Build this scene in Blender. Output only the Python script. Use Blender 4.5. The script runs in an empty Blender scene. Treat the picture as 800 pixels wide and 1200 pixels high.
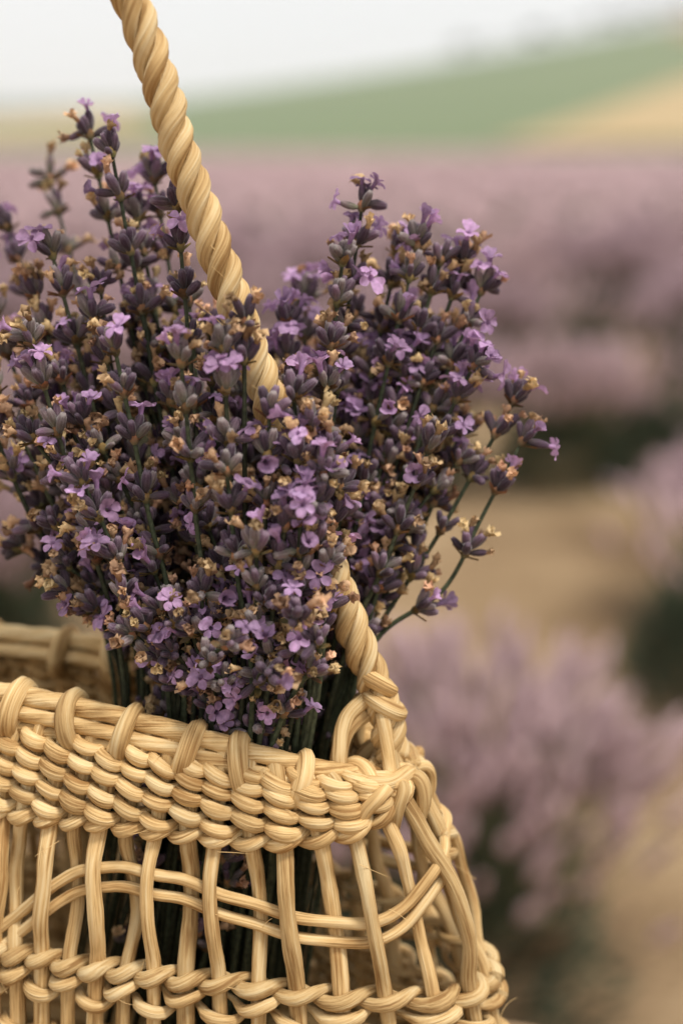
import bpy, math, random
import numpy as np
from mathutils import Matrix, Vector, noise

random.seed(7)
RNG = np.random.default_rng(11)
scene = bpy.context.scene
COL = scene.collection
R = math.radians

# ------------------------------------------------------------------ camera
CAM = np.array([0.0, 0.0, 1.0])
PITCH = R(14.5)
cd = bpy.data.cameras.new('camera')
cam = bpy.data.objects.new('camera', cd)
COL.objects.link(cam)
cam.location = CAM
cam.rotation_euler = (math.pi / 2 - PITCH, 0, 0)
cd.sensor_fit = 'VERTICAL'
cd.sensor_width = 24
cd.sensor_height = 36
cd.lens = 50
cd.clip_start = 0.02
cd.clip_end = 9000
cd.dof.use_dof = True
cd.dof.focus_distance = 0.388
cd.dof.aperture_fstop = 4.0
scene.camera = cam

# ------------------------------------------------------------------ sky and sun (bright overcast)
SUN_EL, SUN_AZ = R(66), R(128)          # azimuth clockwise from +Y: high behind the camera's right shoulder
world = bpy.data.worlds.new('World')
scene.world = world
world.use_nodes = True
wn, wl = world.node_tree.nodes, world.node_tree.links
wn.clear()
sky = wn.new('ShaderNodeTexSky')
sky.sky_type = 'NISHITA'
sky.sun_disc = False
sky.sun_elevation = SUN_EL
sky.sun_rotation = SUN_AZ
sky.dust_density = 4
hsv = wn.new('ShaderNodeHueSaturation')
hsv.inputs['Saturation'].default_value = 0.12
mix = wn.new('ShaderNodeMixRGB')
mix.inputs['Fac'].default_value = 0.85   # cloud deck over the clear sky
mix.inputs['Color2'].default_value = (5.15, 5.17, 5.25, 1)
bg = wn.new('ShaderNodeBackground')
bg.inputs['Strength'].default_value = 0.1
wo = wn.new('ShaderNodeOutputWorld')
wl.new(sky.outputs[0], hsv.inputs['Color'])
wl.new(hsv.outputs[0], mix.inputs['Color1'])
wl.new(mix.outputs[0], bg.inputs['Color'])
wl.new(bg.outputs[0], wo.inputs['Surface'])

sd = bpy.data.lights.new('sun', 'SUN')
sd.energy = 1.5
sd.angle = R(14)
sd.color = (1.0, 0.95, 0.87)
sun = bpy.data.objects.new('sun', sd)
COL.objects.link(sun)
sdir = Vector((math.sin(SUN_AZ) * math.cos(SUN_EL), math.cos(SUN_AZ) * math.cos(SUN_EL), math.sin(SUN_EL)))
sun.rotation_euler = sdir.to_track_quat('Z', 'Y').to_euler()

scene.view_settings.view_transform = 'Standard'
scene.view_settings.look = 'None'
scene.view_settings.exposure = 0.95
scene.view_settings.gamma = 1.0
scene.render.engine = 'CYCLES'
scene.cycles.use_denoising = True
scene.cycles.max_bounces = 6
scene.cycles.diffuse_bounces = 2
scene.cycles.transparent_max_bounces = 4
scene.cycles.volume_bounces = 1

# ------------------------------------------------------------------ helpers
FWD = np.array([0, math.cos(PITCH), -math.sin(PITCH)])
UPV = np.array([0, math.sin(PITCH), math.cos(PITCH)])
FPX = 50 / 36 * 1200


def at(px, py, d):
    """a measured point of the photograph at its distance d, as a place in the world"""
    return CAM + d * (FWD + (px - 400) / FPX * np.array([1.0, 0, 0]) + (600 - py) / FPX * UPV)


def mesh(name, verts, faces, mat=None, fib=None, smooth=True, col=None):
    me = bpy.data.meshes.new(name)
    v = np.asarray(verts, dtype=np.float32)
    if isinstance(faces, np.ndarray):
        n, k = faces.shape
        me.vertices.add(len(v))
        me.vertices.foreach_set('co', v.ravel())
        me.loops.add(n * k)
        me.loops.foreach_set('vertex_index', faces.astype(np.int32).ravel())
        me.polygons.add(n)
        me.polygons.foreach_set('loop_start', np.arange(0, n * k, k, dtype=np.int32))
        me.update(calc_edges=True)
    else:
        me.from_pydata(v.tolist(), [], faces)
    if smooth:
        me.polygons.foreach_set('use_smooth', np.ones(len(me.polygons), dtype=bool))
    if fib is not None:
        a = me.attributes.new('fib', 'FLOAT_VECTOR', 'POINT')
        a.data.foreach_set('vector', np.asarray(fib, dtype=np.float32).ravel())
    if col is not None:
        a = me.attributes.new('tone', 'FLOAT', 'POINT')
        a.data.foreach_set('value', np.asarray(col, dtype=np.float32).ravel())
    if mat:
        me.materials.append(mat)
    me.update()
    return me


def link(name, data, parent=None, loc=None, mat4=None):
    o = bpy.data.objects.new(name, data)
    COL.objects.link(o)
    if parent is not None:
        o.parent = parent
    if loc is not None:
        o.location = loc
    if mat4 is not None:
        o.matrix_basis = mat4
    return o


def tag(o, label=None, cat=None, group=None, kind=None):
    for k, v in (('label', label), ('category', cat), ('group', group), ('kind', kind)):
        if v:
            o[k] = v
    return o


def unit(v):
    v = np.asarray(v, float)
    return v / np.maximum(np.linalg.norm(v, axis=-1, keepdims=True), 1e-9)


def spline(pts, n):
    """Catmull-Rom through control points, n samples"""
    p = np.asarray(pts, float)
    p = np.vstack([2 * p[0] - p[1], p, 2 * p[-1] - p[-2]])
    m = len(p) - 3
    t = np.linspace(0, m - 1e-6, n)
    i = t.astype(int)
    f = (t - i)[:, None]
    a, b, c, d = p[i], p[i + 1], p[i + 2], p[i + 3]
    return 0.5 * (2 * b + (c - a) * f + (2 * a - 5 * b + 4 * c - d) * f ** 2 + (3 * b - a - 3 * c + d) * f ** 3)


def sweep(pts, rad, sides=8, closed=False, twist=0.0, groove=0.0, gk=5, lump=0.0, flat=None):
    """tube along a path; returns verts, quad faces and fibre coordinates"""
    P = np.asarray(pts, float)
    n = len(P)
    rad = np.broadcast_to(np.asarray(rad, float), (n,)).copy()
    if closed:
        T = unit(np.roll(P, -1, 0) - np.roll(P, 1, 0))
    else:
        T = unit(np.gradient(P, axis=0))
    ref = np.array([0, 0, 1.0]) if abs(T[0][2]) < 0.9 else np.array([1.0, 0, 0])
    N = np.zeros_like(P)
    N[0] = unit(ref - T[0] * (ref @ T[0]))
    for i in range(1, n):
        v = N[i - 1] - T[i] * (N[i - 1] @ T[i])
        N[i] = v / max(np.linalg.norm(v), 1e-9)
    B = np.cross(T, N)
    seg = np.linalg.norm(np.diff(P, axis=0), axis=1)
    s = np.concatenate([[0], np.cumsum(seg)])
    if lump:
        ph = RNG.random(4) * 6.28
        rad = rad * (1 + lump * (np.sin(s * 310 + ph[0]) + np.sin(s * 720 + ph[1]) * .6 + np.sin(s * 145 + ph[2]) * .7) / 2)
    th = np.arange(sides) / sides * 2 * math.pi
    TH = th[None, :] + 0 * s[:, None]
    rr = rad[:, None] * np.ones_like(TH)
    if groove:
        o = RNG.random() * 6
        rr = rr * (1 - groove * (0.5 + 0.5 * np.cos(gk * TH + twist * s[:, None] + o)) ** 2)
    c, q = np.cos(TH), np.sin(TH)
    V = P[:, None, :] + rr[..., None] * (c[..., None] * N[:, None, :] + q[..., None] * B[:, None, :])
    TT = TH + twist * s[:, None] / max(gk, 1)
    off = RNG.random(3) * 50
    fib = np.stack([s[:, None] * np.ones_like(TH) + off[0], np.cos(TT) * rad[:, None] + off[1], np.sin(TT) * rad[:, None] + off[2]], -1)
    idx = np.arange(n * sides).reshape(n, sides)
    nx = np.roll(idx, -1, 1)
    if closed:
        dn, dx = np.roll(idx, -1, 0), np.roll(nx, -1, 0)
        F = np.stack([idx, nx, dx, dn], -1).reshape(-1, 4)
        return V.reshape(-1, 3), F, fib.reshape(-1, 3)
    F = np.stack([idx[:-1], nx[:-1], nx[1:], idx[1:]], -1).reshape(-1, 4)
    V = V.reshape(-1, 3)
    fb = fib.reshape(-1, 3)
    # caps: domed end points
    a, b = len(V), len(V) + 1
    V = np.vstack([V, P[0] - T[0] * rad[0] * .5, P[-1] + T[-1] * rad[-1] * .5])
    fb = np.vstack([fb, fb[0], fb[-1]])
    c0 = np.stack([nx[0], idx[0], np.full(sides, a), np.full(sides, a)], -1)
    c1 = np.stack([idx[-1], nx[-1], np.full(sides, b), np.full(sides, b)], -1)
    return V, [tuple(f) for f in F.tolist()] + [tuple(f[:3]) for f in c0.tolist()] + [tuple(f[:3]) for f in c1.tolist()], fb


def tube(name, pts, rad, mat, parent, **k):
    v, f, fb = sweep(pts, rad, **k)
    return link(name, mesh(name, v, f, mat, fb), parent)


# ------------------------------------------------------------------ materials
def new_mat(name):
    m = bpy.data.materials.new(name)
    m.use_nodes = True
    n, l = m.node_tree.nodes, m.node_tree.links
    return m, n, l, n['Principled BSDF']


def ramp(n, stops):
    r = n.new('ShaderNodeValToRGB')
    e = r.color_ramp.elements
    e[0].position, e[0].color = stops[0][0], (*stops[0][1], 1)
    e[1].position, e[1].color = stops[-1][0], (*stops[-1][1], 1)
    for p, c in stops[1:-1]:
        x = e.new(p)
        x.color = (*c, 1)
    return r


def straw_mat(name, lo, mid, hi, rough=0.7):
    m, n, l, b = new_mat(name)
    at_ = n.new('ShaderNodeAttribute')
    at_.attribute_name = 'fib'
    sc = n.new('ShaderNodeVectorMath')
    sc.operation = 'MULTIPLY'
    sc.inputs[1].default_value = (30, 1500, 1500)
    l.new(at_.outputs['Vector'], sc.inputs[0])
    n1 = n.new('ShaderNodeTexNoise')
    n1.inputs['Scale'].default_value = 1
    n1.inputs['Detail'].default_value = 3
    l.new(sc.outputs[0], n1.inputs['Vector'])
    sc2 = n.new('ShaderNodeVectorMath')
    sc2.operation = 'MULTIPLY'
    sc2.inputs[1].default_value = (45, 260, 260)
    l.new(at_.outputs['Vector'], sc2.inputs[0])
    n2 = n.new('ShaderNodeTexNoise')
    n2.inputs['Scale'].default_value = 1
    n2.inputs['Detail'].default_value = 4
    l.new(sc2.outputs[0], n2.inputs['Vector'])
    mx = n.new('ShaderNodeMath')
    mx.operation = 'MULTIPLY_ADD'
    mx.inputs[1].default_value = 0.45
    l.new(n1.outputs['Fac'], mx.inputs[0])
    m2 = n.new('ShaderNodeMath')
    m2.operation = 'MULTIPLY'
    m2.inputs[1].default_value = 0.6
    l.new(n2.outputs['Fac'], m2.inputs[0])
    l.new(m2.outputs[0], mx.inputs[2])
    r = ramp(n, [(0.395, lo), (0.52, mid), (0.65, hi)])
    l.new(mx.outputs[0], r.inputs['Fac'])
    oi = n.new('ShaderNodeObjectInfo')
    hs = n.new('ShaderNodeHueSaturation')
    mr = n.new('ShaderNodeMapRange')
    mr.inputs['To Min'].default_value = 0.76
    mr.inputs['To Max'].default_value = 1.10
    l.new(oi.outputs['Random'], mr.inputs['Value'])
    l.new(mr.outputs[0], hs.inputs['Value'])
    l.new(r.outputs['Color'], hs.inputs['Color'])
    l.new(hs.outputs[0], b.inputs['Base Color'])
    bp = n.new('ShaderNodeBump')
    bp.inputs['Strength'].default_value = 0.8
    bp.inputs['Distance'].default_value = 0.0007
    l.new(n1.outputs['Fac'], bp.inputs['Height'])
    l.new(bp.outputs[0], b.inputs['Normal'])
    b.inputs['Roughness'].default_value = rough
    b.inputs['Specular IOR Level'].default_value = 0.18
    return m


M_STRAW = straw_mat('straw', (0.34, 0.185, 0.065), (0.65, 0.430, 0.190), (0.79, 0.60, 0.325))
M_ROPE = straw_mat('rope_straw', (0.38, 0.21, 0.075), (0.68, 0.455, 0.205), (0.82, 0.63, 0.355), 0.7)


def plant_mat(name, base, tip, var=0.25, rough=0.7, sheen=0.0, subsurf=0.0, hue=0.03, noise_scale=900, axis_grad=True, trans=0.0, spec=0.2, stretch=None, fuzz=None):
    m, n, l, b = new_mat(name)
    tc = n.new('ShaderNodeTexCoord')
    sep = n.new('ShaderNodeSeparateXYZ')
    l.new(tc.outputs['Generated'], sep.inputs[0])
    r = ramp(n, [(0.1, base), (0.75, tip)])
    nz = n.new('ShaderNodeTexNoise')
    nz.inputs['Scale'].default_value = noise_scale
    nz.inputs['Detail'].default_value = 3
    if stretch:
        mp = n.new('ShaderNodeMapping')
        mp.inputs['Scale'].default_value = stretch
        l.new(tc.outputs['Object'], mp.inputs['Vector'])
        l.new(mp.outputs[0], nz.inputs['Vector'])
    else:
        l.new(tc.outputs['Object'], nz.inputs['Vector'])
    if axis_grad:
        l.new(sep.outputs['Z'], r.inputs['Fac'])
    else:
        l.new(nz.outputs['Fac'], r.inputs['Fac'])
    oi = n.new('ShaderNodeObjectInfo')
    hs = n.new('ShaderNodeHueSaturation')
    l.new(r.outputs['Color'], hs.inputs['Color'])
    mv = n.new('ShaderNodeMapRange')
    mv.inputs['To Min'].default_value = 1 - var
    mv.inputs['To Max'].default_value = 1 + var
    l.new(oi.outputs['Random'], mv.inputs['Value'])
    # fine mottling on top of the per-piece value
    mm = n.new('ShaderNodeMath')
    mm.operation = 'MULTIPLY'
    mn = n.new('ShaderNodeMapRange')
    mn.inputs['From Min'].default_value = 0.3
    mn.inputs['From Max'].default_value = 0.7
    mn.inputs['To Min'].default_value = 0.72
    mn.inputs['To Max'].default_value = 1.25
    l.new(nz.outputs['Fac'], mn.inputs['Value'])
    l.new(mv.outputs[0], mm.inputs[0])
    l.new(mn.outputs[0], mm.inputs[1])
    l.new(mm.outputs[0], hs.inputs['Value'])
    h1 = n.new('ShaderNodeMath')
    h1.operation = 'MULTIPLY'
    h1.inputs[1].default_value = 7.31
    h2 = n.new('ShaderNodeMath')
    h2.operation = 'FRACT'
    h3 = n.new('ShaderNodeMapRange')
    h3.inputs['To Min'].default_value = 0.5 - hue
    h3.inputs['To Max'].default_value = 0.5 + hue
    l.new(oi.outputs['Random'], h1.inputs[0])
    l.new(h1.outputs[0], h2.inputs[0])
    l.new(h2.outputs[0], h3.inputs['Value'])
    l.new(h3.outputs[0], hs.inputs['Hue'])
    if fuzz:
        # pale down of fine hairs in streaks and towards the mouth of the piece
        fz = n.new('ShaderNodeTexNoise')
        fz.inputs['Scale'].default_value = 34
        fz.inputs['Detail'].default_value = 2
        l.new(mp.outputs[0] if stretch else tc.outputs['Object'], fz.inputs['Vector'])
        fr_ = n.new('ShaderNodeMapRange')
        fr_.inputs['From Min'].default_value = 0.5
        fr_.inputs['From Max'].default_value = 0.72
        fr_.inputs['To Max'].default_value = 0.38
        l.new(fz.outputs['Fac'], fr_.inputs['Value'])
        fm = n.new('ShaderNodeMixRGB')
        fm.inputs['Color2'].default_value = (*fuzz, 1)
        ta = n.new('ShaderNodeAttribute')     # downy ribs and teeth of the calyx
        ta.attribute_name = 'tone'
        ad = n.new('ShaderNodeMath')
        ad.operation = 'ADD'
        ad.use_clamp = True
        l.new(fr_.outputs[0], ad.inputs[0])
        l.new(ta.outputs['Fac'], ad.inputs[1])
        l.new(ad.outputs[0], fm.inputs['Fac'])
        l.new(hs.outputs[0], fm.inputs['Color1'])
        l.new(fm.outputs[0], b.inputs['Base Color'])
    else:
        l.new(hs.outputs[0], b.inputs['Base Color'])
    b.inputs['Roughness'].default_value = rough
    b.inputs['Specular IOR Level'].default_value = spec
    if sheen:
        b.inputs['Sheen Weight'].default_value = sheen
        b.inputs['Sheen Roughness'].default_value = 0.4
        b.inputs['Sheen Tint'].default_value = (1, 0.95, 0.97, 1)
    bp = n.new('ShaderNodeBump')
    bp.inputs['Strength'].default_value = 0.3
    bp.inputs['Distance'].default_value = 0.0003
    l.new(nz.outputs['Fac'], bp.inputs['Height'])
    l.new(bp.outputs[0], b.inputs['Normal'])
    if trans:
        tr = n.new('ShaderNodeBsdfTranslucent')
        l.new(hs.outputs[0], tr.inputs['Color'])
        ms = n.new('ShaderNodeMixShader')
        ms.inputs[0].default_value = trans
        l.new(b.outputs[0], ms.inputs[1])
        l.new(tr.outputs[0], ms.inputs[2])
        l.new(ms.outputs[0], n['Material Output'].inputs['Surface'])
    return m


M_CALYX = plant_mat('calyx_purple', (0.085, 0.074, 0.055), (0.088, 0.042, 0.074), 0.5, 0.75, sheen=0.22, hue=0.02, noise_scale=5, stretch=(2.4, 2.4, .8), fuzz=(0.42, 0.32, 0.38))
M_CALYX_G = plant_mat('calyx_grey_green', (0.125, 0.125, 0.075), (0.125, 0.08, 0.09), 0.4, 0.75, sheen=0.22, hue=0.02, noise_scale=5, stretch=(2.4, 2.4, .8), fuzz=(0.50, 0.45, 0.42))
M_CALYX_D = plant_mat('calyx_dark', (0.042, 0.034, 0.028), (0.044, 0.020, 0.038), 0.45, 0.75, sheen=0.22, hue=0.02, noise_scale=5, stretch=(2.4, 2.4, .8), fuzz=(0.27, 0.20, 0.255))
M_PETAL = plant_mat('petal', (0.28, 0.145, 0.30), (0.49, 0.31, 0.50), 0.4, 0.6, hue=0.018, noise_scale=500, trans=0.3)
M_WITHER = plant_mat('withered_petal', (0.24, 0.12, 0.055), (0.62, 0.41, 0.235), 0.4, 0.8, hue=0.02, noise_scale=600, trans=0.15)
M_BRACT = plant_mat('bract', (0.10, 0.09, 0.045), (0.24, 0.13, 0.055), 0.35, 0.8, hue=0.03, noise_scale=600)
M_STEM = plant_mat('stem_green', (0.020, 0.026, 0.014), (0.055, 0.062, 0.034), 0.4, 0.65, hue=0.02, noise_scale=700, axis_grad=False)


# ------------------------------------------------------------------ ground, hill and far fields
def ground_mat():
    m, n, l, b = new_mat('dry_soil')
    tc = n.new('ShaderNodeTexCoord')
    a = n.new('ShaderNodeTexNoise')
    a.inputs['Scale'].default_value = 2.2
    a.inputs['Detail'].default_value = 6
    l.new(tc.outputs['Object'], a.inputs['Vector'])
    c = n.new('ShaderNodeTexNoise')
    c.inputs['Scale'].default_value = 60
    c.inputs['Detail'].default_value = 4
    l.new(tc.outputs['Object'], c.inputs['Vector'])
    mx = n.new('ShaderNodeMixRGB')
    mx.inputs['Fac'].default_value = 0.4
    l.new(a.outputs['Fac'], mx.inputs['Color1'])
    l.new(c.outputs['Fac'], mx.inputs['Color2'])
    r = ramp(n, [(0.38, (0.14, 0.088, 0.05)), (0.5, (0.29, 0.195, 0.108)), (0.62, (0.43, 0.31, 0.185))])
    l.new(mx.outputs[0], r.inputs['Fac'])
    l.new(r.outputs['Color'], b.inputs['Base Color'])
    b.inputs['Roughness'].default_value = 0.95
    b.inputs['Specular IOR Level'].default_value = 0.1
    bp = n.new('ShaderNodeBump')
    bp.inputs['Distance'].default_value = 0.02
    l.new(c.outputs['Fac'], bp.inputs['Height'])
    l.new(bp.outputs[0], b.inputs['Normal'])
    return m


def field_mat(name, lo, hi, scale, stretch=(1, 1, 1), rough=0.95):
    m, n, l, b = new_mat(name)
    tc = n.new('ShaderNodeTexCoord')
    mp = n.new('ShaderNodeMapping')
    mp.inputs['Scale'].default_value = stretch
    l.new(tc.outputs['Object'], mp.inputs['Vector'])
    a = n.new('ShaderNodeTexNoise')
    a.inputs['Scale'].default_value = scale
    a.inputs['Detail'].default_value = 7
    l.new(mp.outputs[0], a.inputs['Vector'])
    r = ramp(n, [(0.35, lo), (0.65, hi)])
    l.new(a.outputs['Fac'], r.inputs['Fac'])
    l.new(r.outputs['Color'], b.inputs['Base Color'])
    b.inputs['Roughness'].default_value = rough
    b.inputs['Specular IOR Level'].default_value = 0.1
    return m


def sstep(a, b, x):
    t = np.clip((x - a) / (b - a), 0, 1)
    return t * t * (3 - 2 * t)


def hill_z(x, y):
    """gentle hill behind the field, higher towards +X"""
    k = np.clip(x / np.maximum(y, 60), -0.6, 0.6)          # bearing
    crest = 22.5 + 66 * k + 40 * k * k
    crest = np.maximum(crest, 1.5)
    z = crest * sstep(105, 520, y) ** 0.85
    und = 0.9 * np.sin(x * .021 + 1.3) * np.sin(y * .013) * sstep(150, 350, y)
    return z + und


def grid_sheet(name, xs, ys, zf, mat, kind='structure'):
    X, Y = np.meshgrid(xs, ys)
    Z = zf(X, Y)
    V = np.stack([X, Y, Z], -1).reshape(-1, 3)
    idx = np.arange(X.size).reshape(X.shape)
    F = np.stack([idx[:-1, :-1], idx[:-1, 1:], idx[1:, 1:], idx[1:, :-1]], -1).reshape(-1, 4)
    o = link(name, mesh(name, V, F, mat))
    o['kind'] = kind
    return o


def ground_z(x, y):
    near = 0.018 * np.sin(x * 3.1 + .6) * np.sin(y * 2.3) + 0.012 * np.sin(x * 7.3 + y * 5.1)
    return np.where(y < 100, near * np.clip(1 - y / 90, 0.1, 1), 0) + np.where(y > 104, hill_z(x, y) - 0.25, 0)


gx = np.concatenate([np.linspace(-2500, -60, 30), np.linspace(-50, -6, 23), np.linspace(-5, 5, 81), np.linspace(6, 50, 23), np.linspace(60, 2500, 30)])
gy = np.concatenate([np.linspace(-300, -6, 12), np.linspace(-5, 8, 105), np.linspace(8.5, 100, 50), np.linspace(105, 900, 50), [1500, 3000, 6000]])
ground = grid_sheet('ground', gx, gy, lambda x, y: ground_z(x, y), ground_mat())
tag(ground, 'dry tan soil between the lavender rows', None)

M_GRASS = field_mat('green_field', (0.115, 0.155, 0.08), (0.20, 0.235, 0.13), 0.035, (.18, 2.2, .2))
M_WHEAT = field_mat('wheat_field', (0.37, 0.265, 0.135), (0.47, 0.36, 0.205), 0.03, (1, 2, 1))
hx = np.linspace(-700, 900, 161)
hy = np.concatenate([np.linspace(108, 560, 70), np.linspace(575, 1100, 14)])
hill = grid_sheet('hill', hx, hy, hill_z, M_GRASS)
tag(hill, 'green grassy hillside rising behind the lavender field')


def patch(name, poly, mat, label):
    """a field draped 0.3 m over the hill inside a polygon given as bearing (x/y) and distance"""
    n = 24
    a, b, c, d = [np.array(p, float) for p in poly]
    u, v = np.meshgrid(np.linspace(0, 1, n), np.linspace(0, 1, n))
    q = (a * ((1 - u) * (1 - v))[..., None] + b * (u * (1 - v))[..., None] + c * (u * v)[..., None] + d * ((1 - u) * v)[..., None])
    X, Y = q[..., 0] * q[..., 1], q[..., 1]
    Z = hill_z(X, Y) + 0.35
    V = np.stack([X, Y, Z], -1).reshape(-1, 3)
    idx = np.arange(n * n).reshape(n, n)
    F = np.stack([idx[:-1, :-1], idx[:-1, 1:], idx[1:, 1:], idx[1:, :-1]], -1).reshape(-1, 4)
    o = link(name, mesh(name, V, F, mat))
    return tag(o, label, None, None, 'structure')


patch('wheat_field', [(0.10, 130), (0.42, 130), (0.42, 330), (0.26, 245)], M_WHEAT, 'golden wheat field on the slope below the ridge trees')
patch('wheat_field', [(-0.5, 190), (-0.12, 190), (-0.15, 330), (-0.5, 330)], M_WHEAT, 'pale golden strip of wheat low on the hill')

# distant ridge
M_FAR = field_mat('far_wood', (0.06, 0.09, 0.06), (0.10, 0.13, 0.085), 0.01)


def ridge_z(x, y):
    return 48 * sstep(1150, 1650, y) * (1 + .10 * np.sin(x * .004 + 1) + .05 * np.sin(x * .013)) - 3


ridge = grid_sheet('hills', np.linspace(-1600, 1600, 90), np.linspace(1120, 1900, 20), ridge_z, M_FAR)
tag(ridge, 'far wooded hills beyond the fields')


# ------------------------------------------------------------------ background lavender plants
M_BUSH_FLOWER = plant_mat('bush_flower', (0.385, 0.25, 0.275), (0.55, 0.40, 0.415), 0.12, 0.85, hue=0.015, noise_scale=25, axis_grad=False, spec=0.05)
M_BUSH_LEAF = plant_mat('bush_leaf', (0.035, 0.05, 0.034), (0.085, 0.105, 0.065), 0.15, 0.8, hue=0.015, noise_scale=18, axis_grad=False, spec=0.1)
M_BUSH_STEM = plant_mat('bush_stem', (0.085, 0.105, 0.06), (0.13, 0.14, 0.08), 0.15, 0.8, hue=0.015, noise_scale=18, axis_grad=False, spec=0.1)


def prisms(A, B, ra, rb, k=3):
    """many straight tapered prisms at once"""
    A, B = np.asarray(A), np.asarray(B)
    T = unit(B - A)
    ref = np.where(np.abs(T[:, 2:3]) < .9, np.array([[0, 0, 1.0]]), np.array([[1.0, 0, 0]]))
    N = unit(np.cross(T, ref))
    Bn = np.cross(T, N)
    th = np.arange(k) / k * 2 * math.pi
    ring = np.cos(th)[None, :, None] * N[:, None, :] + np.sin(th)[None, :, None] * Bn[:, None, :]
    ra = np.broadcast_to(ra, (len(A),))[:, None, None]
    rb = np.broadcast_to(rb, (len(A),))[:, None, None]
    V = np.concatenate([A[:, None, :] + ring * ra, B[:, None, :] + ring * rb], 1)
    i = np.arange(k)
    f = np.stack([i, (i + 1) % k, (i + 1) % k + k, i + k], -1)
    F = (f[None] + (np.arange(len(A)) * 2 * k)[:, None, None]).reshape(-1, 4)
    return V.reshape(-1, 3), F


def spikes(A, T, ln, r, k=5):
    """flower spikes: three-ring spindles"""
    prof = [(0.0, .35), (.3, 1.0), (.7, .85), (1.0, .12)]
    ref = np.where(np.abs(T[:, 2:3]) < .9, np.array([[0, 0, 1.0]]), np.array([[1.0, 0, 0]]))
    N = unit(np.cross(T, ref))
    Bn = np.cross(T, N)
    th = np.arange(k) / k * 2 * math.pi
    ring = np.cos(th)[None, :, None] * N[:, None, :] + np.sin(th)[None, :, None] * Bn[:, None, :]
    V = np.concatenate([A[:, None, :] + T[:, None, :] * (ln * p)[:, None, None] + ring * (r * q)[:, None, None] for p, q in prof], 1)
    i = np.arange(k)
    f = np.concatenate([np.stack([i, (i + 1) % k, (i + 1) % k + k, i + k], -1) + j * k for j in range(3)])
    F = (f[None] + (np.arange(len(A)) * 4 * k)[:, None, None]).reshape(-1, 4)
    return V.reshape(-1, 3), F


def bush_meshes(i, ns=420, nl=1500):
    rng = np.random.default_rng(100 + i)
    az = rng.random(ns) * 2 * math.pi
    inc = np.sqrt(rng.random(ns)) * R(44)
    lean = np.stack([np.sin(inc) * np.cos(az), np.sin(inc) * np.sin(az), np.cos(inc)], -1)
    A = lean * np.array([.10, .10, .06]) + rng.normal(0, .03, (ns, 3)) * [1, 1, 0]
    A[:, 2] = np.abs(A[:, 2]) + .10
    L = rng.uniform(.36, .50, ns) * (1 - .12 * (inc / R(44)))
    T = unit(lean + rng.normal(0, .10, (ns, 3)))
    B = A + T * L[:, None] * .82
    sv, sf = prisms(A, B, .0017, .0013)
    ln = rng.uniform(.045, .085, ns)
    T2 = unit(T + rng.normal(0, .12, (ns, 3)) + [0, 0, .15])
    fv, ff = spikes(B, T2, ln, rng.uniform(.008, .0115, ns))
    # foliage: narrow leaves filling a low dome
    az = rng.random(nl) * 2 * math.pi
    inc = np.arccos(1 - rng.random(nl) * .95)
    rr = rng.uniform(.35, 1.0, nl) ** .6
    D = np.stack([np.sin(inc) * np.cos(az), np.sin(inc) * np.sin(az), np.cos(inc)], -1)
    P = D * rr[:, None] * np.array([.25, .25, .31]) + [0, 0, .02]
    LT = unit(D + rng.normal(0, .4, (nl, 3)) + [0, 0, .5])
    W = unit(np.cross(LT, rng.normal(0, 1, (nl, 3))))
    ll = rng.uniform(.035, .07, nl)[:, None]
    w = .0045
    V = np.stack([P - W * w * .5, P + W * w * .5, P + LT * ll * .6 + W * w, P + LT * ll, P + LT * ll * .6 - W * w], 1).reshape(-1, 3)
    b = (np.arange(nl) * 5)[:, None]
    F = np.concatenate([np.hstack([b, b + 1, b + 2, b + 4]), np.hstack([b + 4, b + 2, b + 3, b + 3])])
    lf = [tuple(x) for x in F[:nl].tolist()] + [tuple(x[:3]) for x in F[nl:].tolist()]
    # woody base
    wn_ = 26
    az = rng.random(wn_) * 6.28
    A2 = np.zeros((wn_, 3)) + rng.normal(0, .03, (wn_, 3)) * [1, 1, 0] - [0, 0, .03]
    B2 = np.stack([np.cos(az) * .2, np.sin(az) * .2, rng.uniform(.12, .22, wn_)], -1)
    wv, wf = prisms(A2, B2, .008, .003, 5)
    return (mesh('flower_spikes', fv, ff, M_BUSH_FLOWER), mesh('flower_stems', sv, sf, M_BUSH_STEM),
            mesh('foliage', V, lf, M_BUSH_LEAF), mesh('woody_base', wv, wf, M_BRACT))


BUSH = [bush_meshes(i) for i in range(4)] + [bush_meshes(4, 60, 2600)]


def bush(loc, rot, s, k, label, group):
    e = link('lavender_plant', None, loc=loc)
    e.rotation_euler = (0, 0, rot)
    e.scale = (s * random.uniform(.94, 1.06), s * random.uniform(.94, 1.06), s)
    tag(e, label, 'lavender plant', group)
    for me in BUSH[k]:
        o = link(me.name.split('.')[0], me, e)
        if me.name.startswith(('flower', 'foliage')):
            o['kind'] = 'stuff'
    return e


def gpos(px, py):
    """ground position seen at a pixel"""
    d = at(px, py, 1.0) - CAM
    t = -1.0 / d[2]
    p = CAM + d * t
    return p


G_ROW = 'lavender plants of the near rows'
near = [  # base pixel, size, label
    (520, 1190, .80, 'lavender plant in full bloom close beside the basket, dark foliage at its foot'),
    (850, 822, .80, 'mostly green lavender plant standing alone beyond the bare soil strip'),
    (-20, 668, .80, 'mostly green lavender plant in the row seen past the bunch over the back rim'),
    (880, 735, .72, 'lavender plant in bloom behind the lone green plant'),
]
for i, (px, py, s, lab) in enumerate(near):
    p = gpos(px, py)
    bush((p[0], p[1], 0), 1.3 * i, s, 4 if 'green lavender' in lab else i, lab, G_ROW)
rowdir = unit(np.array([1.0, 0.10]))


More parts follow.
